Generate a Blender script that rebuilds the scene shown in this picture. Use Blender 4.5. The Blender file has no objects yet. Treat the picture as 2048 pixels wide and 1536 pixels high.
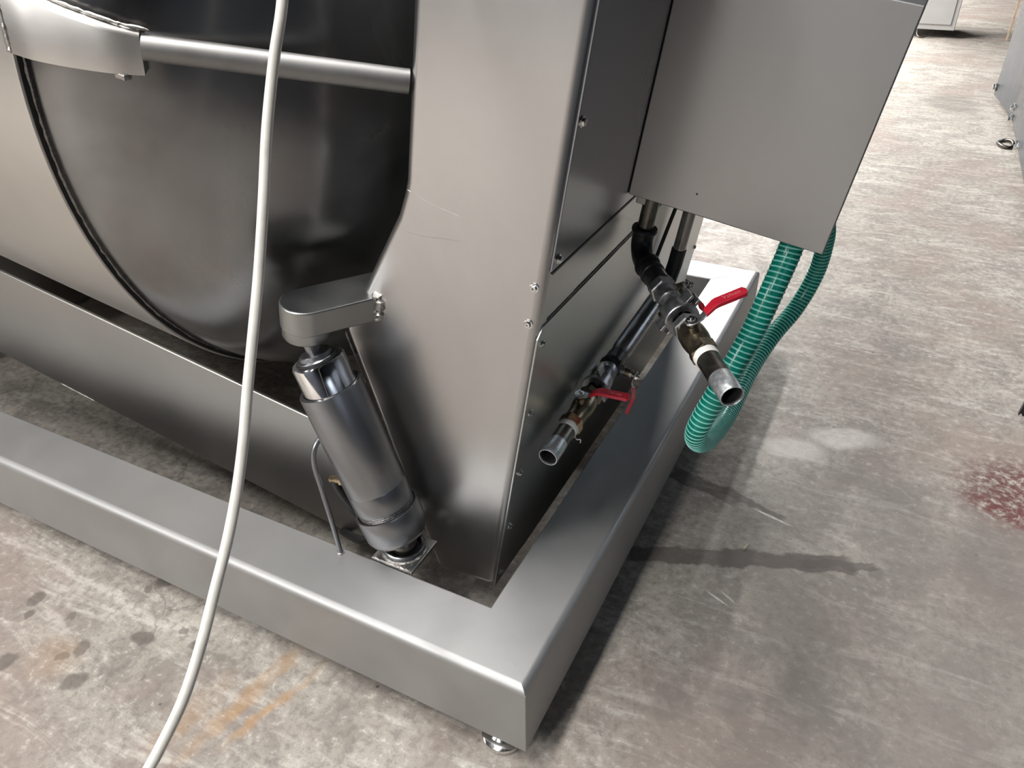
import bpy, bmesh, math, random
from mathutils import Vector, Matrix
random.seed(7)
sc = bpy.context.scene
C = sc.collection
R = math.radians

# ------------------------------------------------------------------ camera, light, exposure
cam_d = bpy.data.cameras.new('camera'); cam = bpy.data.objects.new('camera', cam_d); C.objects.link(cam)
cam.location = (0.39241, -0.77750, 1.5)
cam.rotation_euler = (R(56.6769), R(0.8889), R(27.0959))
cam_d.sensor_width = 36; cam_d.lens = 1527.23 / 2048 * 36
cam_d.clip_start = 0.02; cam_d.clip_end = 100
sc.camera = cam
sc.view_settings.view_transform = 'Standard'; sc.view_settings.look = 'None'
sc.view_settings.gamma = 1; sc.view_settings.use_curve_mapping = False
sc.view_settings.exposure = 0.0
sc.cycles.max_bounces = 5; sc.cycles.diffuse_bounces = 2; sc.cycles.glossy_bounces = 4; sc.cycles.transmission_bounces = 2

world = bpy.data.worlds.new('world'); sc.world = world; world.use_nodes = True
bg = world.node_tree.nodes['Background']
bg.inputs[0].default_value = (0.30, 0.32, 0.36, 1); bg.inputs[1].default_value = 0.05

LAMPS = [  # rows of fluorescent strip lamps hung under the hall roof, running along y: x, y, watts
    (-1.0, -5.6, 230), (-.7, -.4, 165), (-.7, 3.9, 60), (-3.2, 6.8, 950), (-2.6, 10.6, 600), (-2.6, 14.4, 600),
    (-4.4, -.4, 90), (-4.4, -5.6, 650),
]
for i, (x, y, p) in enumerate(LAMPS):
    l = bpy.data.lights.new('strip_lamp', 'AREA'); l.shape = 'RECTANGLE'; l.size = 0.22; l.size_y = 3.2; l.energy = p
    l.color = (1.0, 0.985, 0.962)
    o = bpy.data.objects.new('strip_lamp', l); C.objects.link(o); o.location = (x, y, 3.8)

# ------------------------------------------------------------------ node helpers
def new_mat(name):
    m = bpy.data.materials.new(name); m.use_nodes = True
    nt = m.node_tree; b = nt.nodes['Principled BSDF']
    return m, nt, b
def node(nt, t, **kw):
    n = nt.nodes.new(t)
    for k, v in kw.items():
        if k.startswith('in_'):
            key = k[3:]
            key = int(key) if key.isdigit() else key
            n.inputs[key].default_value = v
        else: setattr(n, k, v)
    return n
def noise(nt, vec, scale, detail=4, rough=.55, dist=0.0):
    n = node(nt, 'ShaderNodeTexNoise'); n.inputs['Scale'].default_value = scale
    n.inputs['Detail'].default_value = detail; n.inputs['Roughness'].default_value = rough
    n.inputs['Distortion'].default_value = dist
    if vec is not None: nt.links.new(vec, n.inputs['Vector'])
    return n.outputs['Fac']
def maprange(nt, v, a, b, c, d, smooth=False):
    n = node(nt, 'ShaderNodeMapRange'); n.clamp = True
    if smooth: n.interpolation_type = 'SMOOTHSTEP'
    nt.links.new(v, n.inputs[0])
    for i, x in enumerate((a, b, c, d)): n.inputs[i + 1].default_value = x
    return n.outputs[0]
def mathn(nt, op, a, b=None):
    n = node(nt, 'ShaderNodeMath', operation=op)
    for i, v in enumerate((a, b)):
        if v is None: continue
        if isinstance(v, (int, float)): n.inputs[i].default_value = v
        else: nt.links.new(v, n.inputs[i])
    return n.outputs[0]
def mixc(nt, fac, a, b, mode='MIX'):
    n = node(nt, 'ShaderNodeMix', data_type='RGBA', blend_type=mode)
    if isinstance(fac, (int, float)): n.inputs[0].default_value = fac
    else: nt.links.new(fac, n.inputs[0])
    for i, v in ((6, a), (7, b)):
        if isinstance(v, tuple): n.inputs[i].default_value = (*v, 1) if len(v) == 3 else v
        else: nt.links.new(v, n.inputs[i])
    return n.outputs[2]
def mapping(nt, vec, loc=(0,0,0), rot=(0,0,0), scale=(1,1,1), typ='POINT'):
    n = node(nt, 'ShaderNodeMapping', vector_type=typ)
    nt.links.new(vec, n.inputs['Vector'])
    n.inputs['Location'].default_value = loc; n.inputs['Rotation'].default_value = rot; n.inputs['Scale'].default_value = scale
    return n.outputs[0]
def bump(nt, b, h, strength, dist=.002):
    n = node(nt, 'ShaderNodeBump'); n.inputs['Strength'].default_value = strength; n.inputs['Distance'].default_value = dist
    nt.links.new(h, n.inputs['Height']); nt.links.new(n.outputs[0], b.inputs['Normal'])

def steel(name, base=(.60,.585,.56), rough=.36, rvar=.10, brush=(1,1,1), bstr=.05, blotch=.12, bscale=3.0, stain=None, fa=.06):
    """sheet stainless: blotchy tone, brushed grain and uneven gloss"""
    m, nt, b = new_mat(name)
    b.inputs['Metallic'].default_value = 1
    co = node(nt, 'ShaderNodeTexCoord').outputs['Object']
    big = noise(nt, co, bscale, 5, .6, .4)
    fine = noise(nt, mapping(nt, co, scale=brush), 22, 3, .6)
    dk = tuple(c * (1 - blotch * 1.6) for c in base); lt = tuple(min(1, c * (1 + blotch)) for c in base)
    col = mixc(nt, maprange(nt, big, .3, .7, 0, 1), dk, lt)
    col = mixc(nt, maprange(nt, fine, .3, .75, 0, fa), col, dk)
    if stain:
        sm = maprange(nt, noise(nt, mapping(nt, co, scale=(1, 1, .35)), 5.5, 6, .7, .8), .60, .72, 0, stain[1], True)
        col = mixc(nt, sm, col, stain[0])
    nt.links.new(col, b.inputs['Base Color'])
    r = mathn(nt, 'ADD', maprange(nt, big, .3, .7, rough - rvar, rough + rvar), maprange(nt, fine, .3, .7, -.15*fa, .15*fa))
    nt.links.new(r, b.inputs['Roughness'])
    return m
def plain(name, col, rough=.5, metal=0.0, var=.15, scale=30, bstr=.05, spec=.5, coat=0):
    m, nt, b = new_mat(name)
    co = node(nt, 'ShaderNodeTexCoord').outputs['Object']
    n1 = noise(nt, co, scale, 4, .6)
    dk = tuple(c * (1 - var) for c in col); lt = tuple(min(1, c * (1 + var)) for c in col)
    nt.links.new(mixc(nt, maprange(nt, n1, .3, .7, 0, 1), dk, lt), b.inputs['Base Color'])
    nt.links.new(maprange(nt, n1, .3, .7, max(.02, rough - .06), min(1, rough + .06)), b.inputs['Roughness'])
    b.inputs['Metallic'].default_value = metal
    b.inputs['Specular IOR Level'].default_value = spec
    b.inputs['Coat Weight'].default_value = coat
    if bstr >= .2: bump(nt, b, n1, bstr, .002)
    return m

M = {}
M['frame'] = steel('blasted_stainless', (.43,.428,.425), .57, .03, (1,1,1), .10, .05, 4.0)
M['column'] = steel('brushed_stainless_sheet', (.53,.523,.52), .31, .03, (14,14,.35), .06, .06, 2.2)
M['panel'] = steel('smooth_stainless_panel', (.29,.30,.325), .28, .01, (14,14,.35), .02, .03, 2.4, None, .015)
M['lower'] = steel('satin_cover_stainless', (.54,.555,.545), .34, .02, (14,14,.35), .02, .05, 2.4)
M['cabinet'] = steel('satin_stainless_cabinet', (.43,.43,.433), .38, .02, (.35,14,14), .05, .03, 2.0)
M['kettle'] = steel('polished_kettle_stainless', (.25,.249,.252), .24, .05, (1,3,3), .002, .16, 3.4, None, 0.0)
M['jacket'] = steel('jacket_stainless', (.56,.54,.515), .36, .05, (.4,8,8), .04, .06, 2.0)
M['cross'] = steel('crossbeam_stainless', (.42,.412,.40), .36, .04, (.3,10,10), .05, .06, 2.0)
M['cyl'] = steel('turned_stainless', (.30,.305,.32), .32, .04, (10,10,.5), .04, .05, 6.0)
M['chrome'] = plain('chromed_steel', (.72,.72,.72), .10, 1.0, .05, 40, .01)
M['rod'] = steel('dull_rod_stainless', (.26,.255,.25), .52, .04, (4,4,4), .05, .10, 10.0)
M['arm'] = steel('arm_stainless', (.36,.365,.36), .36, .05, (4,4,4), .05, .08, 8.0)
M['weld'] = plain('weld_bead', (.42,.40,.38), .42, 1.0, .35, 220, .4)
M['dark_weld'] = plain('dark_weld_bead', (.20,.195,.19), .35, 1.0, .4, 200, .5)
M['seal'] = plain('black_sealant', (.020,.020,.021), .45, 0, .3, 80, .2)
M['bolt'] = plain('bright_bolt_steel', (.75,.75,.74), .16, 1.0, .08, 90, .02)
M['black_iron'] = plain('black_malleable_iron', (.018,.019,.022), .42, .35, .35, 60, .25)
M['dark_pipe'] = steel('aged_steel_pipe', (.20,.185,.165), .36, .08, (6,6,1), .10, .30, 18.0)
M['bpipe'] = steel('dull_steel_pipe', (.30,.295,.29), .30, .06, (6,1,6), .05, .2, 12.0)
M['gunmetal'] = plain('cast_coupling_metal', (.40,.40,.41), .40, 1.0, .30, 70, .30)
M['brass'] = plain('tarnished_brass', (.22,.185,.13), .34, 1.0, .40, 60, .15)
M['brass_bright'] = plain('nickel_brass', (.42,.33,.20), .26, 1.0, .3, 60, .10)
M['zinc'] = plain('galvanised_zinc', (.62,.64,.66), .36, .85, .22, 130, .25)
M['tape'] = plain('white_thread_tape', (.80,.79,.75), .6, 0, .06, 80, .1)
M['red'] = plain('red_plastic_sleeve', (.46,.012,.030), .34, 0, .12, 60, .06)
M['rubber'] = plain('black_rubber', (.012,.012,.014), .45, 0, .3, 60, .1)
M['cable'] = plain('white_cable_sheath', (.62,.60,.55), .42, 0, .10, 25, .06)
M['white'] = plain('white_enamel', (.42,.415,.41), .4, 0, .04, 6, .02)
M['straw'] = plain('pale_straw', (.66,.56,.33), .6, 0, .1, 50, .1)
M['wood'] = plain('pale_timber', (.50,.38,.27), .6, 0, .2, 20, .1)
M['machine'] = steel('blue_grey_stainless', (.13,.15,.18), .28, .10, (10,10,.3), .05, .20, 1.6)
M['bore'] = plain('pipe_bore', (.03,.03,.032), .7, .3, .4, 60, .2)

def hose_mat(name, col, rough):
    m, nt, b = new_mat(name)
    co = node(nt, 'ShaderNodeTexCoord').outputs['Object']
    n1 = noise(nt, co, 9, 3, .5)
    nt.links.new(mixc(nt, maprange(nt, n1, .3, .7, 0, 1), tuple(c*.88 for c in col), tuple(c*1.1 for c in col)), b.inputs['Base Color'])
    b.inputs['Roughness'].default_value = rough
    tr = node(nt, 'ShaderNodeBsdfTranslucent'); tr.inputs['Color'].default_value = (col[0]*1.2, min(1, col[1]*1.5), min(1, col[2]*1.5), 1)
    mx = node(nt, 'ShaderNodeMixShader'); mx.inputs[0].default_value = .30
    nt.links.new(b.outputs[0], mx.inputs[1]); nt.links.new(tr.outputs[0], mx.inputs[2])
    nt.links.new(mx.outputs[0], nt.nodes['Material Output'].inputs['Surface'])
    return m
M['hose'] = hose_mat('green_pvc', (.003, .235, .175), .22)
M['rib'] = hose_mat('pale_green_pvc', (.30, .78, .68), .28)

# ------------------------------------------------------------------ concrete floor material
def floor_material():
    m, nt, b = new_mat('stained_concrete')
    co = node(nt, 'ShaderNodeTexCoord').outputs['Object']
    # warped coordinates so that stain outlines are ragged
    nz = node(nt, 'ShaderNodeTexNoise'); nz.inputs['Scale'].default_value = 14; nz.inputs['Detail'].default_value = 3
    nz.inputs['Roughness'].default_value = .65
    nt.links.new(co, nz.inputs['Vector'])
    sub = node(nt, 'ShaderNodeVectorMath', operation='SUBTRACT'); nt.links.new(nz.outputs['Color'], sub.inputs[0]); sub.inputs[1].default_value = (.5,.5,.5)
    scl = node(nt, 'ShaderNodeVectorMath', operation='SCALE'); nt.links.new(sub.outputs[0], scl.inputs[0]); scl.inputs['Scale'].default_value = .055
    add = node(nt, 'ShaderNodeVectorMath', operation='ADD'); nt.links.new(co, add.inputs[0]); nt.links.new(scl.outputs[0], add.inputs[1])
    wc = add.outputs[0]
    cloud = noise(nt, co, 1.1, 5, .62, .5)
    mid = noise(nt, co, 6.0, 6, .68, .6)
    fine = noise(nt, co, 42, 5, .72)
    grit = noise(nt, co, 260, 2, .7)
    trowel = noise(nt, mapping(nt, co, rot=(0,0,R(20)), scale=(1, 5, 1)), 3.2, 5, .7, .9)
    def spot(cx, cy, rx, ry, ang=0, soft=.25, vec=None):
        v = mapping(nt, vec or wc, (cx, cy, 0), (0, 0, R(ang)), (rx, ry, 1e3), 'TEXTURE')
        ln = node(nt, 'ShaderNodeVectorMath', operation='LENGTH'); nt.links.new(v, ln.inputs[0])
        return maprange(nt, ln.outputs['Value'], 1 - soft, 1 + soft, 1, 0, True)
    def gate(mask, scale, lo, hi, detail=6):
        return mathn(nt, 'MULTIPLY', mask, maprange(nt, fine if scale > 20 else mid, lo, hi, 0, 1))
    col = mixc(nt, maprange(nt, cloud, .35, .65, 0, 1), (.255,.228,.200), (.430,.392,.345))
    col = mixc(nt, maprange(nt, mid, .44, .58, 0, .55, True), col, (.185,.166,.148))
    col = mixc(nt, maprange(nt, trowel, .52, .66, 0, .65), col, (.56,.53,.48))
    col = mixc(nt, maprange(nt, fine, .50, .62, 0, .55), col, (.145,.130,.117))
    col = mixc(nt, maprange(nt, fine, .44, .34, 0, .50), col, (.64,.61,.56))
    col = mixc(nt, maprange(nt, grit, .55, .70, 0, .40), col, (.16,.145,.13))
    # pinkish clouds
    col = mixc(nt, maprange(nt, cloud, .50, .36, 0, .35), col, (.36,.26,.22))
    # patches of dampness, and two broad darker areas on the right floor
    patch_tone = (.155,.138,.124)
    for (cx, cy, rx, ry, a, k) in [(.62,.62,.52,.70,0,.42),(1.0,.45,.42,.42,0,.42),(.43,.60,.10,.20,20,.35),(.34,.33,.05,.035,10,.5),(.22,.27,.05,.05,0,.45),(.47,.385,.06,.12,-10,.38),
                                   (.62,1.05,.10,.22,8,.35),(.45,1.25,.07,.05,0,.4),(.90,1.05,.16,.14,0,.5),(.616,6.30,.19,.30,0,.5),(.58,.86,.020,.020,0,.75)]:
        col = mixc(nt, mathn(nt, 'MULTIPLY', spot(cx, cy, rx, ry, a, .30), k), col, patch_tone)
    # two dark wet streaks running out from under the frame
    for (x0, y0, x1, y1, w, k) in [(-.03,.640,.30,.775,.030,.78),(.20,.74,.53,.868,.032,.85),(.40,.815,.585,.885,.014,.7),(-.02,1.02,.20,.985,.030,.72),(.14,1.01,.33,.962,.013,.75)]:
        a = math.degrees(math.atan2(y1 - y0, x1 - x0)); L = math.hypot(x1 - x0, y1 - y0)
        v = mapping(nt, wc, ((x0+x1)/2, (y0+y1)/2, 0), (0,0,R(a)), (L/2, w, 1e3), 'TEXTURE')
        sx = node(nt, 'ShaderNodeSeparateXYZ'); nt.links.new(v, sx.inputs[0])
        mm = mathn(nt, 'MULTIPLY', maprange(nt, mathn(nt, 'ABSOLUTE', sx.outputs[0]), .85, 1.05, 1, 0, True), maprange(nt, mathn(nt, 'ABSOLUTE', sx.outputs[1]), .75, 1.05, 1, 0, True))
        col = mixc(nt, mathn(nt, 'MULTIPLY', mm, k), col, (.085,.070,.062))
    # oil drips in front of the frame
    for (cx, cy, r_) in [(-1.30,-.165,.022),(-1.005,-.281,.030),(-1.068,-.219,.022),(-.96,-.125,.022),(-1.194,-.32,.024),(-1.05,.03,.030),(-.832,-.086,.016),(-1.27,-.20,.018)]:
        col = mixc(nt, mathn(nt, 'MULTIPLY', spot(cx, cy, r_, r_*.8, random.uniform(0,180), .3), .72), col, (.105,.088,.076))
    vd = node(nt, 'ShaderNodeTexVoronoi'); vd.inputs['Scale'].default_value = 9.5; nt.links.new(wc, vd.inputs['Vector'])
    sv = node(nt, 'ShaderNodeSeparateXYZ'); nt.links.new(vd.outputs['Color'], sv.inputs[0])
    dr = maprange(nt, mathn(nt, 'SUBTRACT', vd.outputs['Distance'], mathn(nt, 'MULTIPLY', sv.outputs[0], .22)), -.04, .0, 1, 0, True)
    col = mixc(nt, mathn(nt, 'MULTIPLY', mathn(nt, 'MULTIPLY', dr, .62), spot(-1.10,-.16,.34,.22,20,.25)), col, (.105,.088,.076))
    # rust run-off
    for (cx, cy, rx, ry, a, k) in [(-.62,-.13,.020,.17,-8,.55),(-.55,-.11,.012,.12,-14,.75),(-.70,-.22,.03,.10,-8,.35),(-1.10,-.26,.06,.05,0,.25)]:
        col = mixc(nt, gate(mathn(nt, 'MULTIPLY', spot(cx, cy, rx, ry, a, .6), k), 18, .35, .6), col, (.42,.23,.085))
    # dark red stain at the right
    red = spot(.94,1.36,.16,.15,0,.55)
    col = mixc(nt, mathn(nt, 'MULTIPLY', gate(red, 26, .42, .54, 8), .88), col, (.105,.024,.023))
    red2 = spot(.87,1.26,.10,.035,-25,.5)
    col = mixc(nt, mathn(nt, 'MULTIPLY', gate(red2, 40, .38, .55, 8), .85), col, (.115,.026,.024))
    # chalky scrapes
    for (cx, cy, rx, ry, a, k) in [(.30,.955,.050,.0035,-13,.9),(.235,.60,.03,.003,-22,.6),(.26,.615,.022,.003,-30,.5),(.30,1.30,.09,.05,10,.45),(.42,1.42,.10,.05,20,.5)]:
        col = mixc(nt, gate(mathn(nt, 'MULTIPLY', spot(cx, cy, rx, ry, a, .4, co if ry < .01 else None), k), 30, .3, .6), col, (.78,.76,.72))
    # hairline cracks
    vor = node(nt, 'ShaderNodeTexVoronoi', feature='DISTANCE_TO_EDGE'); vor.inputs['Scale'].default_value = .9
    nt.links.new(wc, vor.inputs['Vector'])
    crack = mathn(nt, 'MULTIPLY', maprange(nt, vor.outputs['Distance'], .0, .0035, 1, 0), maprange(nt, cloud, .45, .6, 0, .55))
    col = mixc(nt, crack, col, (.12,.10,.09))
    # small dark flecks
    vf = node(nt, 'ShaderNodeTexVoronoi'); vf.inputs['Scale'].default_value = 16; nt.links.new(co, vf.inputs['Vector'])
    fleck = mathn(nt, 'MULTIPLY', maprange(nt, vf.outputs['Distance'], .05, .075, 1, 0), maprange(nt, mid, .50, .60, 0, .8))
    col = mixc(nt, fleck, col, (.07,.055,.05))
    nt.links.new(col, b.inputs['Base Color'])
    nt.links.new(maprange(nt, mid, .3, .7, .48, .72), b.inputs['Roughness'])
    b.inputs['Specular IOR Level'].default_value = .45
    return m
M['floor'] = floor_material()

# ------------------------------------------------------------------ mesh helpers
BASE = {}      # object name -> offset removed from the vertices of its parts
TILT = R(9.0)  # the kettle unit is tipped about the y axis
RT = Matrix.Rotation(TILT, 3, 'Y')
I3 = Matrix.Identity(3)

def basis(axis, ref=None):
    a = Vector(axis).normalized()
    r = Vector(ref) if ref is not None else (Vector((0,0,1)) if abs(a.z) < .9 else Vector((1,0,0)))
    x = (r - a * r.dot(a)).normalized(); y = a.cross(x)
    return a, x, y
def catmull(pts, n=8):
    P = [Vector(p) for p in pts]; P = [P[0]*2 - P[1]] + P + [P[-1]*2 - P[-2]]
    out = []
    for i in range(1, len(P) - 2):
        p0, p1, p2, p3 = P[i-1:i+3]
        for k in range(n):
            t = k / n
            out.append(.5*((2*p1) + (p2-p0)*t + (2*p0-5*p1+4*p2-p3)*t*t + (3*p1-p0-3*p2+p3)*t**3))
    out.append(P[-2]); return out
def frames(path, ref=None):
    P = [Vector(p) for p in path]; T = []
    for i in range(len(P)):
        T.append((P[min(i+1, len(P)-1)] - P[max(i-1, 0)]).normalized())
    a, x, y = basis(T[0], ref); out = [(P[0], x.copy(), T[0].cross(x))]
    for i in range(1, len(P)):
        x = (x - T[i]*x.dot(T[i])).normalized(); out.append((P[i], x.copy(), T[i].cross(x)))
    return out

def area_normals(me):
    # flat faces stay flat next to rounded edges: vertex normals weighted by face area
    me.polygons.foreach_set('use_smooth', [True]*len(me.polygons))
    vn = [Vector((0,0,0)) for _ in me.vertices]
    for p in me.polygons:
        for v in p.vertices: vn[v] += p.normal*(p.area**1.5 + 1e-12)
    me.normals_split_custom_set_from_vertices([n.normalized() if n.length > 0 else Vector((0,0,1)) for n in vn])

class MB:
    def __init__(s): s.v = []; s.f = []
    def add(s, vs, fs):
        o = len(s.v); s.v += [Vector(v) for v in vs]; s.f += [tuple(i + o for i in f) for f in fs]; return s
    def box(s, x0, x1, y0, y1, z0, z1):
        vs = [(x, y, z) for z in (z0, z1) for y in (y0, y1) for x in (x0, x1)]
        return s.add(vs, [(0,2,3,1),(4,5,7,6),(0,1,5,4),(2,6,7,3),(0,4,6,2),(1,3,7,5)])
    def obox(s, c, ax, ay, az, hx, hy, hz):
        c = Vector(c); ax, ay, az = Vector(ax), Vector(ay), Vector(az)
        vs = [c + ax*(hx*i) + ay*(hy*j) + az*(hz*k) for k in (-1,1) for j in (-1,1) for i in (-1,1)]
        return s.add(vs, [(0,2,3,1),(4,5,7,6),(0,1,5,4),(2,6,7,3),(0,4,6,2),(1,3,7,5)])
    def tube(s, path, r, n=12, caps=True, ref=None):
        F = frames(path, ref); rr = r if isinstance(r, (list, tuple)) else [r]*len(F)
        vs = []; fs = []
        for (p, x, y), q in zip(F, rr):
            for k in range(n):
                a = 2*math.pi*k/n; vs.append(p + x*(q*math.cos(a)) + y*(q*math.sin(a)))
        for i in range(len(F)-1):
            for k in range(n):
                k2 = (k+1) % n; fs.append((i*n+k, i*n+k2, (i+1)*n+k2, (i+1)*n+k))
        if caps: fs.append(tuple(range(n))[::-1]); fs.append(tuple((len(F)-1)*n+k for k in range(n)))
        return s.add(vs, fs)
    def lathe(s, p, axis, prof, n=32, ref=None, phase=0.0, close=False):
        """prof: (distance along axis, radius); ends closed when close"""
        a, x, y = basis(axis, ref); p = Vector(p); vs = []; fs = []
        for (d, r) in prof:
            for k in range(n):
                t = 2*math.pi*(k+phase)/n; vs.append(p + a*d + x*(r*math.cos(t)) + y*(r*math.sin(t)))
        for i in range(len(prof)-1):
            for k in range(n):
                k2 = (k+1) % n; fs.append((i*n+k, i*n+k2, (i+1)*n+k2, (i+1)*n+k))
        if close: fs.append(tuple(range(n))[::-1]); fs.append(tuple((len(prof)-1)*n+k for k in range(n)))
        return s.add(vs, fs)
    def prism(s, poly, f, t0, t1):
        n = len(poly); vs = [f(a, b, t0) for a, b in poly] + [f(a, b, t1) for a, b in poly]
        fs = [tuple(range(n)), tuple(range(n, 2*n))[::-1]] + [(i, n+i, n+(i+1) % n, (i+1) % n) for i in range(n)]
        return s.add(vs, fs)
    def bead(s, path, r, step=.004, jit=.35, n=7):
        P = [Vector(p) for p in path]; out = [P[0]]
        for a, b in zip(P, P[1:]):
            k = max(1, int((b-a).length/step)); out += [a.lerp(b, (i+1)/k) for i in range(k)]
        rr = [r*(1 + random.uniform(-jit, jit)) for _ in out]; rr[0] *= .4; rr[-1] *= .4
        return s.tube([p + Vector((random.uniform(-1,1), random.uniform(-1,1), random.uniform(-1,1)))*r*.15 for p in out], rr, n)
    def build(s, name, mat, parent=None, smooth=30, bevel=0, seg=3, fix=True):
        off = BASE.get(parent.name if parent else None, Vector((0,0,0)))
        me = bpy.data.meshes.new(name)
        me.from_pydata([v - off for v in s.v], [], s.f); me.update()
        bm = bmesh.new(); bm.from_mesh(me)
        if fix: bmesh.ops.recalc_face_normals(bm, faces=bm.faces)
        if bevel:
            es = [e for e in bm.edges if len(e.link_faces) == 2 and e.calc_face_angle(0) > R(20)]
            bmesh.ops.bevel(bm, geom=es, offset=bevel, segments=seg, profile=.5, affect='EDGES', clamp_overlap=True)
        bm.to_mesh(me); bm.free()
        if bevel and smooth: area_normals(me)
        elif smooth:
            me.polygons.foreach_set('use_smooth', [True]*len(me.polygons)); me.set_sharp_from_angle(angle=R(smooth))
        o = bpy.data.objects.new(name, me); me.materials.append(M[mat] if isinstance(mat, str) else mat)
        C.objects.link(o)
        if parent is not None: o.parent = parent; BASE[o.name] = off
        return o

def tag(o, label, cat, group=None):
    o['label'] = label; o['category'] = cat
    if group: o['group'] = group
    return o
def thing(name, label, cat, base=(0,0,0), tilt=False, group=None):
    o = bpy.data.objects.new(name, None); C.objects.link(o); o.empty_display_size = .05
    b = Vector(base); BASE[o.name] = b
    if tilt: o.location = RT @ b; o.rotation_euler = (0, TILT, 0)
    else: o.location = b
    return tag(o, label, cat, group)
def struct(o, **k): o['kind'] = 'structure'; return o
def loc(u, v, w): return RT @ Vector((u, v, w))

BOLT = {}
def bolt(parent, pos, normal, r=.0065, mat='bolt', name='screw', washer=True):
    key = (round(r, 4), mat)
    if key not in BOLT:
        m = MB()
        if washer: m.lathe((0,0,0), (0,0,1), [(0, r*1.35), (r*.22, r*1.35), (r*.28, r*1.2), (r*.28, 0.0)], 20)
        m.lathe((0,0,0), (0,0,1), [(0, r), (r*.85, r), (r*1.0, r*.82), (r*1.0, r*.42), (r*.6, r*.36), (r*.6, 0)], 6)
        o = m.build('screw_source', mat, None, 25); BOLT[key] = o.data; bpy.data.objects.remove(o)
    o = bpy.data.objects.new(name, BOLT[key]); C.objects.link(o); o.parent = parent
    o.location = Vector(pos) - BASE.get(parent.name, Vector((0,0,0)))
    q = Vector((0,0,1)).rotation_difference(Vector(normal)); o.rotation_mode = 'QUATERNION'
    from mathutils import Quaternion
    o.rotation_quaternion = q @ Quaternion((0,0,1), random.uniform(0, 1))
    return o

# ------------------------------------------------------------------ hall shell
def slab(name, x0, x1, y0, y1, z0, z1, mat):
    return struct(MB().box(x0, x1, y0, y1, z0, z1).build(name, mat, None, 0))
M['wall'] = plain('dark_hall_cladding', (.030,.035,.048), .75, 0, .12, 1.5, .02)
M['ceil'] = plain('dark_roof_sheet', (.035,.040,.052), .8, 0, .12, 1.5, .02)
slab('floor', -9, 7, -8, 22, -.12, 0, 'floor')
slab('ceiling', -9, 7, -8, 22, 6.6, 6.75, 'ceil')
slab('wall_left', -9.2, -9, -8, 22, 0, 6.6, 'wall')
slab('wall_right', 7, 7.2, -8, 22, 0, 6.6, 'wall')
slab('wall_back', -9, 7, 22, 22.2, 0, 6.6, 'wall')
slab('wall_front', -9, 7, -8.2, -8, 0, 6.6, 'wall')

# ------------------------------------------------------------------ base frame
ZB, ZT = .0445, .24
WF, WR, XL, YL = .1497, .1537, -3.3, 2.036
fr = thing('base_frame', 'welded stainless box-section floor frame around the tilting kettle', 'frame', (0, 0, ZB))
def section(w0, w1, r=.016, n=6):
    out = []
    for (cx, cz, a0) in [(w1-r, ZT-r, 0), (w0+.005, ZT-.005, 90), (w0+.004, ZB+.004, 180), (w1-.004, ZB+.004, 270)]:
        rr = r if a0 == 0 else (.005 if a0 == 90 else .004)
        a = R(a0); out.append((cx + rr*math.cos(a) + .0015*math.sin(a), cz + rr*math.sin(a) - .0015*math.cos(a)))   # holding loops keep the flats flat
        for k in range(n+1):
            a = R(a0 + 90*k/n); out.append((cx + rr*math.cos(a), cz + rr*math.sin(a)))
        out.append((cx + rr*math.cos(a) - .0015*math.sin(a), cz + rr*math.sin(a) + .0015*math.cos(a)))
    return out
def beam(name, sect, pt):
    m = MB(); n = len(sect)
    vs = [pt(d, z, 0) for d, z in sect] + [pt(d, z, 1) for d, z in sect]
    fs = [tuple(range(n)), tuple(range(n, 2*n))[::-1]] + [(i, n+i, n+(i+1) % n, (i+1) % n) for i in range(n)]
    return m.add(vs, fs).build(name, 'frame', fr, 40)
sF = section(-WF, 0)     # d: 0 at the outer face, negative inwards
sR = section(-WR, 0)
beam('front_beam', sF, lambda d, z, e: (d*WR/WF if e == 0 else XL - d, -d, z))
beam('side_beam', sR, lambda d, z, e: (d, -d*WF/WR if e == 0 else YL + d, z))
beam('rear_beam', sF, lambda d, z, e: (d*WR/WF if e == 0 else XL - d, YL + d, z))
beam('side_beam', sR, lambda d, z, e: (XL - d, -d*WF/WR if e == 0 else YL + d, z))
for (x, y) in [(-.070,.037), (-.068, YL-.07), (-1.6,.07), (XL+.07,.07)]:
    ft = MB().lathe((x, y, 0), (0,0,1), [(0, .043), (.010, .046), (.017, .046), (.020, .041), (.021, .030), (.026, .024), (.028, .011), (ZB+.002, .011)], 32, close=True).build('levelling_foot', 'bolt', fr, 30)
# ground mitre weld across the top of the corner
MB().bead([(-.030, .030, ZT-.0012), (-.148, .144, ZT-.0012)], .0014, .02, .1).build('mitre_weld', 'frame', fr)
MB().bead([(-.0003, .0003, ZB+.004), (-.0003, .0003, ZT-.012)], .0016, .006, .25).build('corner_weld', 'frame', fr)
# cylinder seat on the inner face of the front beam
pl = MB().box(-.457, -.350, .150, .258, .236, .246).build('mounting_plate', 'arm', fr, 30, .002, 2)
MB().box(-.44, -.40, .1495, .20, .10, .233).build('plate_bracket', 'arm', fr, 30, .003, 2)
sk = MB().lathe((-.404,.204,.245), (0,0,1), [(0,.0), (0,.047), (.016,.047), (.018,.045), (.018,.040), (.006,.036), (.003,.0)], 40).build('ball_socket', 'cyl', fr, 35)
MB().bead([(-.404 + .048*math.cos(t), .204 + .048*math.sin(t), .2475) for t in [i*math.pi/24 for i in range(49)]], .0045, .004, .35).build('socket_weld', 'weld', sk)
MB().bead([(-.455,.152,.2445), (-.352,.152,.2445)], .0035, .004, .5).build('plate_weld', 'weld', pl)
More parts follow.
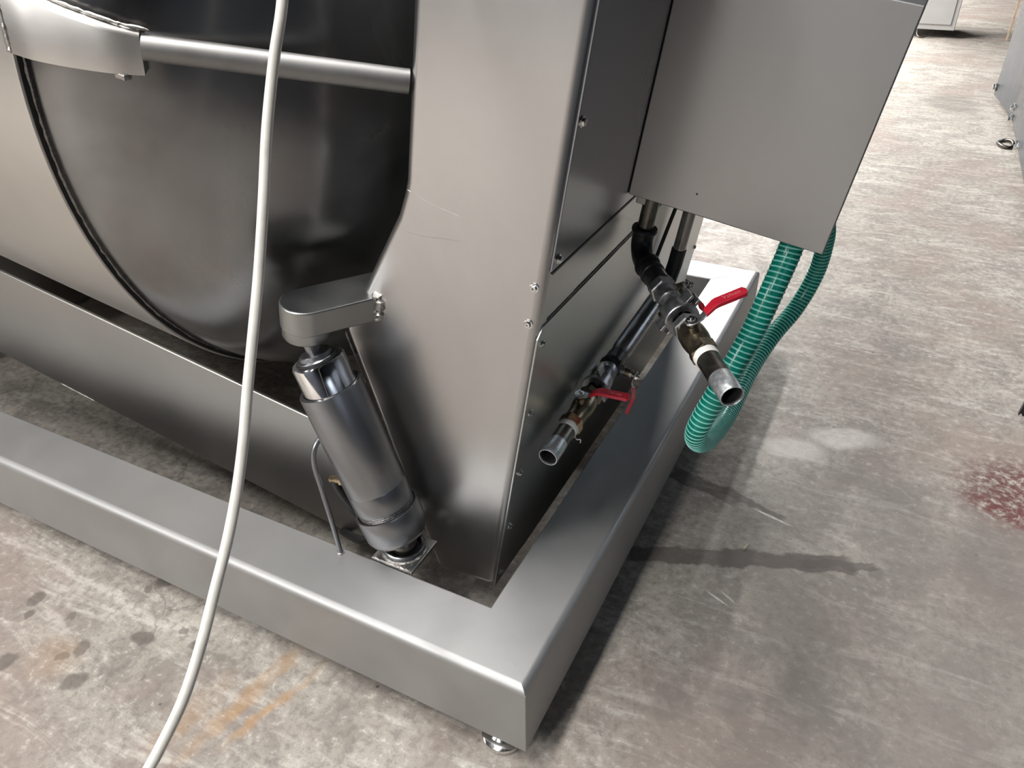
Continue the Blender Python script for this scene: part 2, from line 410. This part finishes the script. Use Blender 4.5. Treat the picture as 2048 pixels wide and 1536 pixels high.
# bent guard rod welded to the beam
gp = catmull([(-.531,.135,.236), (-.538,.134,.32), (-.549,.133,.42), (-.557,.134,.49), (-.556,.150,.530), (-.545,.185,.548), (-.538,.225,.540), (-.532,.248,.49), (-.528,.252,.35)], 8)
gd = MB().tube(gp, .0055, 12).build('guard_rod', 'cyl', fr, 40)
MB().bead([(-.531 + .0065*math.cos(t), .135 + .0065*math.sin(t), .2405) for t in [i*math.pi/6 for i in range(13)]], .003, .003, .4).build('rod_weld', 'weld', gd)

# ------------------------------------------------------------------ kettle
UK, YK, WK, RK, DK = -1.05, .9425, 1.105, .956, .470
kt = thing('tilting_kettle', 'large round stainless cooking kettle with domed end, slung beside the column', 'kettle', (UK - .7, YK, WK - RK), True)
ax = (1, 0, 0); c0 = (0, YK, WK)
MB().lathe(c0, ax, [(UK-1.6, RK), (UK-.005, RK), (UK-.0015, RK-.001), (UK, RK-.004), (UK, RK-.02)], 160).build('jacket', 'jacket', kt, 40)
MB().lathe(c0, ax, [(UK-.02, RK-.018), (UK+.0012, RK-.0045), (UK+.0012, RK-.019), (UK-.02, RK-.019)], 160).build('seam_gap', 'seal', kt, 40)
RD = RK - .0165
MB().lathe(c0, ax, [(UK-.05, RD), (UK, RD)] + [(UK + DK*math.sin(t), max(RD*math.cos(t), .0001)) for t in [R(90)*i/40 for i in range(1, 41)]], 160).build('domed_end', 'kettle', kt, 40)
MB().bead([(UK+.002, YK + (RD+.001)*math.cos(t), WK + (RD+.001)*math.sin(t)) for t in [R(150) + R(140)*i/200 for i in range(201)]], .0032, .006, .4, 6).build('seam_weld', 'dark_weld', kt)
MB().lathe((0, YK, WK), ax, [(UK+DK-.04, .09), (-.35, .09)], 32).build('trunnion', 'cyl', kt, 40)
# bracket hugging the front of the dome
path = catmull([(-1.062,-.0135,0), (-1.05,-.0135,0), (-1.01,-.0120,0), (-.975,-.004,0), (-.94,.008,0), (-.89,.031,0), (-.855,.059,0)], 6)
W0, W1 = 1.143, 1.206
rise = lambda u: max(0, (-.855 - u))*.22
m = MB(); vs = []; fs = []
prof = [(-.0, W0), (.0, W0+.0), (.0, W1-.010), (-.003, W1-.004), (-.010, W1), (-.016, W1+.001), (-.03, W0)]
F2 = []
for i, p in enumerate(path):
    t = (path[min(i+1, len(path)-1)] - path[max(i-1, 0)]).normalized(); nrm = Vector((t.y, -t.x, 0))
    for d, w in prof[1:]: vs.append(Vector((p.x, p.y, w + (rise(p.x) if w > W0 else 0))) + nrm*d)
k = len(prof) - 1
for i in range(len(path)-1):
    for j in range(k): fs.append((i*k+j, i*k+(j+1) % k, (i+1)*k+(j+1) % k, (i+1)*k+j))
fs += [tuple(range(k)), tuple((len(path)-1)*k + j for j in range(k))[::-1]]
br = m.add(vs, fs).build('curved_bracket', 'jacket', kt, 40)
MB().bead([(p.x + .006, p.y + .014, W1 + .001 + rise(p.x)) for p in path[6:]], .0025, .004, .5).build('top_weld', 'weld', br)
MB().bead([(-1.052,-.0135,W0 + i*.01) for i in range(11)], .0032, .004, .5).build('side_weld', 'weld', br)
MB().box(-.893, -.872, .035, .050, W0-.008, W0+.001).build('tack_lug', 'weld', br, 30, .002)
tr = MB().tube([(-.860,.068,1.182), (-.54,.302,1.163)], .0195, 28).build('tie_rod', 'rod', kt, 40)
# low crossbeam under the kettle
cb = MB().prism([(.300,-.004), (.300,.333), (.312,.333), (.312,.010), (.42,.010), (.42,-.004)], lambda a, b, t: (t, a, b), -2.65, -.52).build('crossbeam', 'cross', kt, 35, .004, 3)
MB().prism([(1.62,-.24), (1.62,.48), (1.608,.48), (1.608,-.226), (1.56,-.226), (1.56,-.24)], lambda a, b, t: (t, a, b), -2.65, -.50).build('rear_light_blocker', 'cross', kt, 35, .004, 3)  # rear plate added out of sight, reaching low to block light under the kettle
MB().box(-2.95, -2.60, .29, 1.672, -.39, 1.72).build('far_support_blocker', 'column', kt, 35, .012, 4)  # unseen left support, added and lowered to keep light from under the kettle
MB().bead([(-1.72,.3005,-.003), (-1.58,.3005,-.003)], .0022, .006, .5).build('crossbeam_weld', 'weld', cb)

# ------------------------------------------------------------------ column
UR, YC, YE = -.244, .290, 1.672
co = thing('kettle_support', 'tall stainless support column, bent-sheet housing tipped to the right', 'column', (-.40, .29, .06), True)
poly = [(UR,.086), (UR,1.72), (-.537,1.72), (-.534,1.00), (-.5375,.975), (-.548,.93), (-.667,.640), (-.395,.052)]
MB().prism(poly, lambda a, b, t: (a, t, b), YC, .47).build('front_housing', 'column', co, 35, .018, 6)
MB().box(-.36, UR-.0005, .44, 1.50, .06, 1.72).build('rear_housing', 'lower', co, 35, .010, 4)
MB().box(-.535, UR-.0005, 1.48, YE, .06, 1.72).build('rear_post_blocker', 'column', co, 35, .010, 4)  # hidden rear pillar added at full width to block light from behind
# ground weld lines showing on the front sheet
MB().bead([(-.527,YC+.0003,.985), (-.479,YC+.0003,.974), (-.404,YC+.0003,.968)], .0005, .012, .1).build('sheet_weld', 'column', co)
MB().bead([(-.530,YC+.0003,.905), (-.49,YC+.0003,.908), (-.45,YC+.0003,.918), (-.404,YC+.0003,.926)], .0006, .012, .15).build('sheet_weld', 'column', co)
MB().bead([(-.404,YC+.0003,1.01), (-.404,YC+.0003,.80)], .0003, .02, .1).build('sheet_weld', 'column', co)
MB().bead([(-.662,YC+.001,.630), (-.610,YC+.001,.520)], .0018, .005, .4).build('sheet_weld', 'column', co)
# side covers
up = MB().prism([(.302,.921), (.302,1.70), (1.60,1.70), (1.60,.921)], lambda a, b, t: (t, a, b), UR-.001, UR+.003).build('upper_cover', 'panel', co, 30, .001, 2)
lo = MB().prism([(.293,.085), (.293,.785), (.312,.806), (1.655,.806), (1.655,.085)], lambda a, b, t: (t, a, b), UR-.001, UR+.003).build('lower_cover', 'lower', co, 30, .001, 2)
MB().box(UR-.001, UR+.0012, .33, 1.65, .809, .8135).build('cover_gap', 'seal', co, 0)
MB().box(UR-.001, UR+.0025, .310, 1.60, .912, .917).build('cover_gap', 'seal', co, 0)
for (v, w) in [(.316,1.174), (.323,.938), (.316,1.41), (1.57,.938)]: bolt(up, (UR+.003, v, w), (1,0,0), .0068)
for (v, w) in [(.320,.763), (.321,.598), (.321,.435), (.318,.272), (.317,.116), (1.64,.428), (1.64,.70)]: bolt(lo, (UR+.003, v, w), (1,0,0), .0058)
for w in (.888,.814): bolt(co, (-.263, YC, w), (0,-1,0), .0066)
# cylinder arm
AE, AD = Vector((-.683,.193)), Vector((.073,.146)).normalized()
AN = Vector((AD.y, -AD.x)); hw = .047
pts = [AE + AD*.17 - AN*hw, AE + AD*.17 + AN*hw]
pts = [AE + AD*.235 - AN*hw, AE + AD*.130 + AN*hw]
for i in range(0, 17):
    a = math.pi*i/16; pts.append(AE + AN*(hw*math.cos(a)) - AD*(hw*math.sin(a)))
ar = MB().prism([(p.x, p.y) for p in pts], lambda a, b, t: (a, b, t), .690, .745).build('lifting_arm', 'arm', co, 35, .004, 3)
MB().lathe((AE.x, AE.y, .668), (0,0,1), [(0,.043), (.004,.045), (.024,.045)], 40, close=True).build('arm_boss', 'arm', ar, 35)
q = AE + AD*.130 + AN*hw
MB().bead([(q.x-.012,q.y+.002,.746), (q.x+.004,q.y+.002,.747), (q.x+.007,q.y,.725), (q.x+.006,q.y,.700), (q.x-.002,q.y,.688)], .0075, .005, .45, 9).build('arm_weld', 'weld', ar)

# ------------------------------------------------------------------ hydraulic cylinder
b0 = Vector((-.404,.204,.262)); t0 = loc(AE.x, AE.y, .668)
cd = (t0 - b0); CL = cd.length; cd.normalize()
hc = thing('hydraulic_cylinder', 'grey steel hydraulic ram leaning under the arm of the column', 'cylinder', b0)
S = lambda s: s*.542
def cyl(name, prof, mat, parent=None, n=56, close=False): return MB().lathe(b0, cd, prof, n, close=close).build(name, mat, parent or hc, 35)
MB().lathe(b0, (0,0,1), [(.031*math.sin(a), .031*math.cos(a)) for a in [R(-80) + R(160)*i/16 for i in range(17)]], 32, close=True).build('ball_end', 'dark_pipe', hc, 40)
cyl('end_collar', [(S(.052),.0), (S(.052),.056), (S(.060),.063), (S(.085),.0695), (S(.195),.0715), (S(.199),.0705), (S(.199),.066), (S(.17),.064)], 'cyl')
cyl('thread', [(S(.17),.0638)] + [(S(.19) + .0022*i, .0638 if i % 2 == 0 else .0626) for i in range(9)], 'dark_weld')
br_ = cyl('barrel', [(S(.221),.060), (S(.221),.0645), (S(.235),.066), (S(.310),.066), (S(.3125),.0655), (S(.315),.066), (S(.757),.066), (S(.762),.0650), (S(.762),.0575), (S(.70),.0575)], 'cyl')
cyl('wiper_seal', [(S(.74),.0575), (S(.758),.0575), (S(.760),.0565), (S(.760),.0550)], 'rubber')
cyl('piston', [(S(.60),.0545), (S(.872),.0545), (S(.879),.052), (S(.879),.044), (S(.874),.043), (S(.874),.0)], 'chrome')
cyl('top_ring', [(S(.873),.042), (S(.888),.042), (S(.892),.040), (S(.892),.034), (S(.905),.032), (S(.908),.030), (S(.908),.0)], 'cyl')
cyl('rod_pin', [(S(.90),.0145), (CL+.002,.0145)], 'cyl', n=28, close=True)
cyl('oil_smear', [(S(.880),.0438), (S(.886),.0436), (S(.886),.0428)], 'seal')
# oil port, hex fitting and its black hose
fp = b0 + cd*S(.315); fdir = Vector((-.93,-.02,-.28)).normalized()
fp = b0 + cd*S(.318)
MB().lathe(fp, fdir, [(.060,.017), (.084,.017), (.086,.015), (.086,0)], 24).build('port_boss', 'zinc', hc, 35)
ft = MB().lathe(fp, fdir, [(.085,.0125), (.100,.0125), (.101,.011), (.101,0)], 6).build('hex_fitting', 'brass_bright', hc, 30)
e1 = fp + fdir*.128
MB().lathe(fp, fdir, [(.100,.0085), (.128,.0085), (.130,.0075), (.130,0)], 16).build('elbow_stub', 'brass_bright', ft, 30)
hp = catmull([fp + fdir*.118, fp + fdir*.116 + Vector((.002,.004,-.03)), fp + fdir*.10 + Vector((.014,.01,-.085)), fp + fdir*.10 + Vector((.034,.02,-.135)), fp + fdir*.10 + Vector((.030,.03,-.185)), fp + fdir*.11 + Vector((-.01,.05,-.235)), fp + fdir*.12 + Vector((-.10,.10,-.29))], 8)
MB().tube(hp, .0105, 14).build('oil_hose', 'rubber', hc, 40)

# ------------------------------------------------------------------ control cabinet
cbx = thing('control_cabinet', 'plain grey stainless cabinet box hung on the right side of the column', 'cabinet', (-.04, 1.1, .943), True)
MB().box(-.2405, .152, .662, 1.02, .943, 1.373).build('box_shell', 'cabinet', cbx, 35, .003, 3)
MB().box(-.225, -.205, .675, .70, .925, .944).build('hanger_lug', 'cabinet', cbx, 30, .002)
MB().lathe((-.106,.6622,.985), (0,-1,0), [(0,.0022), (.0006,.0022), (.0006,0)], 10).build('pin_hole', 'seal', cbx, 30)

# ------------------------------------------------------------------ pipework with ball valves
HEXA = lambda m, p, a, d0, d1, r, ref=None: m.lathe(p, a, [(d0, 0), (d0, r*.90), (d0+.002, r), (d1-.002, r), (d1, r*.90), (d1, 0)], 6, ref)
def handle(parent, piv, n, d, L, label_text, length_tilt=.55, hh=.0):
    """flat lever: grey root at the pivot, cranked up, red sleeve with raised lettering"""
    n = Vector(n).normalized(); d = Vector(d); d = (d - n*d.dot(n)).normalized(); s = n.cross(d)
    def ribbon(pts, hw, ht, name, mat, par, round_end=False):
        m = MB(); vs = []; fs = []; k = len(pts)
        for i, (a, h, wd) in enumerate(pts):
            c = piv + d*a + n*h
            for (q, t) in ((-1,-1), (1,-1), (1,1), (-1,1)): vs.append(c + s*(wd*q) + n*(ht*t))
        for i in range(k-1):
            for j in range(4): fs.append((i*4+j, i*4+(j+1) % 4, (i+1)*4+(j+1) % 4, (i+1)*4+j))
        fs += [(3,2,1,0), tuple((k-1)*4+j for j in range(4))]
        return m.add(vs, fs).build(name, mat, par, 40, .0012, 2)
    root = ribbon([(-.012,0,.006), (-.008,0,.0105), (0,0,.012), (.010,0,.0105), (.020,.001,.008), (.028,.008,.0078)], 1, .0014, 'lever', 'gunmetal', parent)
    x1 = .026; sl = []
    top = .018
    sl = [(x1,.006,.0082), (x1+.003,.0085,.0088), (x1+.018,top,.0102), (x1+.024,top+.0015,.0106)]
    N = 6
    for i in range(1, N+1): sl.append((x1+.024 + (L-x1-.024)*i/N*.93, top+.0015+.001*i/N, .0106))
    sl += [(L-.003, top+.0025, .0078), (L, top+.0025, .004)]
    gr = ribbon(sl, 1, .0040, 'red_grip', 'red', root)
    if label_text:
        cu = bpy.data.curves.new('lettering', 'FONT'); cu.body = label_text; cu.size = .0125; cu.extrude = .0004; cu.align_x = 'CENTER'; cu.align_y = 'CENTER'
        to = bpy.data.objects.new('lettering_source', cu); C.objects.link(to)
        bpy.context.view_layer.update()
        me = bpy.data.meshes.new_from_object(to.evaluated_get(bpy.context.evaluated_depsgraph_get()))
        bpy.data.objects.remove(to)
        ctr = piv + d*((x1+.024+L)/2) + n*(top+.0025+.0042)
        yv = n.cross(d)
        mat4 = Matrix.Translation(ctr - BASE[parent.name]) @ Matrix((d, yv, n)).transposed().to_4x4()
        me.transform(mat4); me.materials.append(M['red_letter'])
        t = bpy.data.objects.new('lettering', me); C.objects.link(t); t.parent = gr
    m = MB(); HEXA(m, piv, n, -.002, .007, .0075); m.lathe(piv, n, [(.006,.0035), (.011,.0035), (.011,0)], 12)
    m.lathe(piv, n, [(.0012,.0105), (.0030,.0105), (.0030,0)], 20)
    m.build('lever_nut', 'bolt', root, 30)
    MB().lathe(piv - n*.028, n, [(0,.0105), (.018,.0100), (.019,.0075), (.028,.0070)], 20, close=True).build('valve_stem', 'brass', parent, 35)
    return root
M['red_letter'] = plain('worn_red_lettering', (.62,.16,.17), .4, 0, .1, 60, .02)

def camlock(m_parent, p, a, d0, n, side, roll=25):
    """cast quick coupling between d0 and d0+.085 along axis a"""
    MB().lathe(p, a, [(d0,.019), (d0,.0225), (d0+.010,.0240), (d0+.014,.0215), (d0+.030,.0205), (d0+.034,.027), (d0+.040,.0285), (d0+.060,.0290), (d0+.064,.0285), (d0+.064,.020)], 32).build('coupling_body', 'gunmetal', m_parent, 35)
    MB().lathe(p, a, [(d0+.066,.02), (d0+.066,.0325), (d0+.068,.0340), (d0+.075,.0340), (d0+.077,.0325), (d0+.077,.020)], 40).build('coupling_flange', 'gunmetal', m_parent, 35)
    for sg in (0, 1):
        ang = R(roll + 180*sg)
        nn = n*math.cos(ang) + side*math.sin(ang); tt = a.cross(nn)
        for k in (-1, 1):
            lg = MB(); c = p + a*(d0+.050) + nn*.033 + tt*(.0092*k)
            lg.obox(c, a, tt, nn, .015, .0034, .0125); lg.build('clamp_ear', 'gunmetal', m_parent, 30, .0015, 2)
        MB().obox(p + a*(d0+.040) + nn*.031, a, tt, nn, .028, .0050, .0042).build('cam_lever', 'brass', m_parent, 30, .0012, 2)
    for k in range(3):
        ang = R(85 + 120*k); nn = n*math.cos(ang) + side*math.sin(ang)
        MB().obox(p + a*(d0+.028) + nn*.0245, a, a.cross(nn), nn, .012, .0035, .004).build('casting_rib', 'gunmetal', m_parent, 30, .001, 2)

def side_valve(parent, p, a, d, out, hdir, hl=.092, k=1.0):
    """small drain valve standing off the tee"""
    c = p + a*d
    MB().lathe(c, out, [(.015,.0115), (.030*k,.0115), (.031*k,.0095), (.046*k,.0090), (.047*k,.0105), (.054*k,.0105), (.054*k,0)], 20).build('drain_branch', 'gunmetal', parent, 35)
    handle(parent, c + out*.062*k, out, hdir, hl, None)

def pipe_run(root, p, a, n, kind):
    """everything along the free run; p is the elbow corner, a the run, n up"""
    side = a.cross(n)
    if kind == 'A':
        d = dict(nip=.055, cup=.088, hex=.140, cam=.185, val=.262, tape=.378, nip2=.392, end=.492)
    else:
        d = dict(nip=.0, cup=.395, hex=.430, cam=.462, val=.545, tape=.690, nip2=.700, end=.793)
    if kind == 'A':
        MB().lathe(p, a, [(d['nip']-.005,.0195), (d['nip']+.035,.0195)], 28).build('nipple', 'dark_pipe', root, 35)
        MB().lathe(p, a, [(d['cup']-.012,.0205), (d['cup']-.006,.0255), (d['cup'],.0265), (d['cup']+.006,.0255), (d['cup']+.008,.0235), (d['cup']+.040,.0235), (d['cup']+.044,.0255), (d['cup']+.052,.0255), (d['cup']+.054,.02)], 32).build('socket', 'black_iron', root, 35)
    else:
        MB().lathe(p, a, [(d['cup']-.006,.018), (d['cup']-.004,.0235), (d['cup']+.004,.0250), (d['cup']+.030,.0250), (d['cup']+.034,.0265), (d['cup']+.040,.0265), (d['cup']+.042,.02)], 32).build('socket', 'black_iron', root, 35)
    m = MB(); HEXA(m, p, a, d['hex'], d['hex']+.022, .0285, n); m.build('hex_nut', 'gunmetal' if kind == 'A' else 'black_iron', root, 25)
    MB().lathe(p, a, [(d['hex']+.02,.0225), (d['cam']+.004,.0225)], 28).build('nut_neck', 'gunmetal', root, 35)
    camlock(root, p, a, d['cam'], n, side, (55 if side.x > 0 else -55) if kind == 'A' else 8)
    v = d['val']
    bm_ = 'brass'
    m = MB(); HEXA(m, p, a, v+.012, v+.030, .0275, n); m.build('valve_hex', 'gunmetal' if kind == 'A' else 'brass', root, 25)
    MB().lathe(p, a, [(v+.028,.021), (v+.032,.0235), (v+.045,.0262), (v+.065,.0268), (v+.080,.0250), (v+.088,.0225), (max(v+.092, d['tape']-.024),.0225)], 36).build('valve_body', bm_, root, 35)
    m = MB(); HEXA(m, p, a, d['tape']-.026, d['tape']-.002, .0272, n); m.build('valve_hex', 'brass' if kind == 'A' else 'brass_bright', root, 25)
    MB().lathe(p, a, [(d['tape']-.003,.0205), (d['tape']-.003,.0232), (d['tape']+.009,.0228), (d['tape']+.011,.0214)], 36).build('thread_tape', 'tape', root, 35)
    e = d['end']; z0 = e - .052
    MB().lathe(p, a, [(d['tape'],.0208), (z0-.010,.0208), (z0-.004,.0214), (z0+.001,.0212)], 36).build('dark_nipple', 'dark_pipe', root, 35)
    zp_ = MB().lathe(p, a, [(z0,.0207), (z0+.001,.0213), (e-.001,.0213), (e,.0208), (e,.0192), (e-.001,.0188), (e-.005,.0188)], 40).build('zinc_end', 'zinc', root, 35)
    MB().lathe(p, a, [(e-.004,.01885), (e-.10,.01885), (e-.10,0)], 32).build('pipe_bore', 'bore', zp_, 35)
    return d, side

UP = .045
# line A: drops under the cabinet, turns out to the front right
EA = Vector((-.199,.704,.808)); DA = (Vector((.106,.318,.806)) - EA).normalized()
pa = thing('valve_pipe', 'upper open pipe end with red lever ball valve, jutting out over the frame', 'pipe', EA, True)
roll = R(26); H = Vector((-DA.y*-1, 0, 0))
H = Vector((0,0,1)).cross(DA).normalized()          # horizontal, square to the run
if H.x > 0: H = -H
W_ = (Vector((0,0,1)) - DA*DA.z).normalized()
nA = (W_*math.cos(roll) + H*math.sin(roll)).normalized()
MB().tube([(-.199,.704,.95), (-.199,.704,.842)], .0172, 28).build('riser', 'dark_pipe', pa, 40)
cen = EA + Vector((0,0,.040)) + DA*.040
arc = [EA + Vector((0,0,.052))] + [cen - DA*(.040*math.cos(t)) - Vector((0,0,1))*(.040*math.sin(t)) for t in [R(90)*i/10 for i in range(11)]] + [EA + DA*.056]
el = MB().tube(arc, .0232, 32).build('elbow', 'black_iron', pa, 40)
for (p_, a_) in ((EA + Vector((0,0,.048)), Vector((0,0,1))), (EA + DA*.050, DA)):
    MB().lathe(p_, a_, [(0,.022), (.001,.0262), (.004,.0276), (.009,.0276), (.012,.0262), (.012,.018)], 36).build('elbow_rim', 'black_iron', el, 35)
dA, sA = pipe_run(pa, EA, DA, nA, 'A')
hd = DA.cross(nA)
if hd.x < 0: hd = -hd
handle(pa, EA + DA*(dA['val']+.068) + nA*.047, nA, hd, .106, 'Valvex')
side_valve(pa, EA, DA, .163, (hd*.95 - W_*.10).normalized(), (DA*.25 - Vector((0,0,1))), .060, .78)

# line B: comes down at the back of the cabinet and runs forward along the cover
EB = Vector((-.199,1.15,.535)); DB = (Vector((-.199,.36,.47)) - EB).normalized()
pb = thing('valve_pipe', 'lower open pipe end with red lever ball valve, running along the lower side cover', 'pipe', EB, True)
WB = (Vector((0,0,1)) - DB*DB.z).normalized(); HB = Vector((1,0,0))
nB = (WB*math.cos(R(12)) - HB*math.sin(R(12))).normalized()
cen = EB + Vector((0,0,.055)) + DB*.055
arc = [Vector((-.199,1.15,.95)), EB + Vector((0,0,.060))] + [cen - DB*(.055*math.cos(t)) - Vector((0,0,1))*(.055*math.sin(t)) for t in [R(90)*i/10 for i in range(11)]] + [EB + DB*.06, EB + DB*.40]
MB().tube(arc, .0175, 28).build('bent_pipe', 'bpipe', pb, 40)
MB().lathe(EB, DB, [(.060,.018), (.062,.0255), (.372,.0255), (.392,.020)], 32, close=True).build('run_pipe', 'bpipe', pb, 35)
MB().tube([EB + Vector((0,0,.10)), EB + Vector((0,0,.055)), cen - DB*.0389 - Vector((0,0,.0389)), EB + DB*.055, EB + DB*.08], .0205, 24).build('elbow', 'black_iron', pb, 40)
dB, sB = pipe_run(pb, EB, DB, nB, 'B')
handle(pb, EB + DB*(dB['val']+.078) + nB*.045, nB, HB, .118, 'Valvex')
side_valve(pb, EB, DB, .435, (HB*.95 - Vector((0,0,1))*.1).normalized(), (DB*.45 - Vector((0,0,1))))
MB().tube(catmull([EB + DB*(dB['tape']+.006) + HB*.021 - WB*.010, EB + DB*(dB['tape']+.010) + HB*.027 - WB*.012, EB + DB*(dB['tape']+.006) + HB*.034 - WB*.012, EB + DB*(dB['tape']+.012) + HB*.037 - WB*.016], 5), .0011, 6).build('tape_tail', 'tape', pb, 40)
# thin black cable beside line B
cl = MB().tube(catmull([loc(-.205,1.10,.95), loc(-.222,1.09,.80), loc(-.228,1.06,.70), loc(-.228,1.02,.635), loc(-.228,.99,.585)], 8), .005, 10).build('control_cable', 'rubber', None, 40)
tag(cl, 'thin black cable hanging beside the rear pipe under the cabinet', 'cable')

# ------------------------------------------------------------------ ribbed green hose
hz = [(.240,.722,.962), (.234,.715,.892), (.219,.676,.813), (.200,.644,.728), (.175,.609,.645), (.146,.583,.558), (.130,.584,.498), (.126,.622,.443), (.127,.710,.380), (.129,.835,.327), (.133,.975,.300), (.143,1.157,.333), (.170,1.289,.380), (.209,1.377,.436), (.238,1.418,.526), (.247,1.414,.622), (.240,1.391,.704), (.195,1.36,.80), (.08,1.33,.86), (-.085,1.32,.87)]
hp = catmull(hz, 12)
gh = thing('drain_hose', 'ribbed green drain hose looping down from under the cabinet', 'hose', hz[8])
HR = .0236
MB().tube(hp, HR, 28).build('hose_wall', 'hose', gh, 60)
# wound rib: a helix that stands slightly proud of the wall
F = frames(hp); Ls = [0.0]
for a_, b_ in zip(hp, hp[1:]): Ls.append(Ls[-1] + (b_-a_).length)
def at(l):
    i = 0
    lo_, hi_ = 0, len(Ls)-2
    while lo_ < hi_:
        mid_ = (lo_+hi_+1)//2
        if Ls[mid_] <= l: lo_ = mid_
        else: hi_ = mid_-1
    i = lo_; t = (l-Ls[i])/max(1e-9, Ls[i+1]-Ls[i])
    p = F[i][0].lerp(F[i+1][0], t); x = F[i][1].lerp(F[i+1][1], t).normalized(); y = F[i][2].lerp(F[i+1][2], t).normalized()
    return p, x, y
pitch = .0112; n = 26; turns = int(Ls[-1]/pitch); m = MB(); vs = []; fs = []
for k in range(turns*n):
    l = k/n*pitch; p, x, y = at(l); an = 2*math.pi*k/n; r_ = x*math.cos(an) + y*math.sin(an); tg = x.cross(y)
    for (dl, dr) in ((-.0019,-.0004), (-.0013,.0012), (.0013,.0012), (.0019,-.0004)): vs.append(p + r_*(HR+dr) + tg*dl)
for k in range(turns*n-1):
    for j in range(3): fs.append((k*4+j, k*4+j+1, k*4+5+j, k*4+4+j))
m.add(vs, fs).build('wound_rib', 'rib', gh, 60, fix=False)

# ------------------------------------------------------------------ white cable in the foreground
cz = [(-.349,.150,1.72), (-.3485,.0651,1.4656), (-.3445,.0319,1.3817), (-.3476,.0023,1.3167), (-.3457,-.0342,1.2389), (-.3356,-.0736,1.1605), (-.3263,-.1145,1.0806), (-.314,-.1567,1.015), (-.3022,-.1991,.9495), (-.2913,-.2339,.8949), (-.2832,-.2702,.8403), (-.2719,-.313,.7929), (-.2642,-.3567,.7467), (-.2533,-.4056,.7005), (-.2469,-.4555,.6561), (-.2483,-.5043,.6187), (-.2508,-.5487,.588), (-.27,-.72,.44), (-.33,-1.0,.17), (-.42,-1.25,.02), (-.6,-1.5,.008)]
wcab = MB().tube(catmull(cz, 10), .0072, 16).build('white_cable', 'cable', None, 60)
tag(wcab, 'off-white power cable hanging down in the foreground', 'cable')

sw = MB().tube([(.2565,.795,.0025), (.2600,.806,.0045), (.2640,.819,.0030)], .0012, 6).build('straw', 'straw', None, 60)
tag(sw, 'tiny pale straw lying across the dark wet streak on the floor', 'straw')

# ------------------------------------------------------------------ things standing further back
mc = thing('steel_machine', 'blue-grey stainless machine casing standing at the right edge', 'machine', (1.6, 4.5, .05))
foot = [(1.075,-2.5), (1.045,.75), (1.016,3.85), (.988,5.77), (.884,6.48), (2.4,6.6), (2.4,-2.5)]  # near end lies out of view, lengthened to darken reflections in the steel
MB().prism(foot, lambda a, b, t: (a, b, t), .05, 1.5).build('casing', 'machine', mc, 30, .012, 3)
for (x, y) in [(1.2,-2.3), (1.2,5.6), (2.2,-2.3), (2.2,6.3)]: MB().box(x-.04, x+.04, y-.04, y+.04, 0, .06).build('foot', 'machine', mc, 30, .004)
for (x, y, z, nn) in [(.882,6.46,.11,(-.99,-.15,0)), (.988,5.77,.12,(-1,-.05,0)), (1.001,4.95,.06,(-1,0,0)), (.983,5.70,.06,(-1,0,0))]:
    bolt(mc, (x, y, z), Vector(nn).normalized(), .022, washer=True, name='dome_bolt')
ring = MB().tube([(.955 + .045*math.cos(t), 5.20 + .09*math.sin(t), .012 + .004*math.sin(t*2)) for t in [2*math.pi*i/24 for i in range(25)]], .011, 10).build('iron_ring', 'dark_pipe', None, 60)
tag(ring, 'small dark iron ring lying at the foot of the blue-grey machine', 'ring')
st = MB().box(1.045, 1.065, 9.5, 9.52, 0, 1.1).build('timber_batten', 'wood', None, 30, .003)
tag(st, 'thin pale timber batten standing behind the blue-grey machine', 'batten')

wb = thing('white_cabinet', 'white enamelled cabinet on short legs at the far end of the aisle', 'cabinet', (.3, 9.7, 0))
X0, X1 = .05, .531
MB().box(X0, X1, 9.40, 10.1, .080, 1.3).build('cabinet_body', 'white', wb, 30, .008)
MB().box(X0+.03, X1-.045, 9.388, 9.405, .135, 1.25).build('door_panel', 'white', wb, 30, .006)
for (x, y) in [(X0+.05,9.6), (X1-.1,9.95), (X0+.05,9.95)]: MB().lathe((x, y, 0), (0,0,1), [(0,.02), (.085,.02)], 12, close=True).build('leg', 'rubber', wb, 30)
MB().tube(catmull([(.17,9.43,.09), (.18,9.36,.03), (.23,9.34,.010), (.30,9.38,.03), (.36,9.5,.09)], 6), .008, 8).build('loose_lead', 'dark_pipe', wb, 60)

bs = thing('black_flap', 'black rubber flap with pointed tips at the right edge of the picture', 'flap', (1.02, 1.78, 0))
MB().prism([(.915,.030), (.921,.042), (.927,.033), (.947,.036), (1.032,.045), (1.032,.20), (.930,.125), (.918,.080)], lambda a, b, t: (a, t, b), 1.745, 1.765).build('skirt', 'rubber', bs, 30, .002)
MB().box(1.012, 1.028, 1.735, 1.775, 0, .22).build('hinge_post', 'rubber', bs, 30, .003)
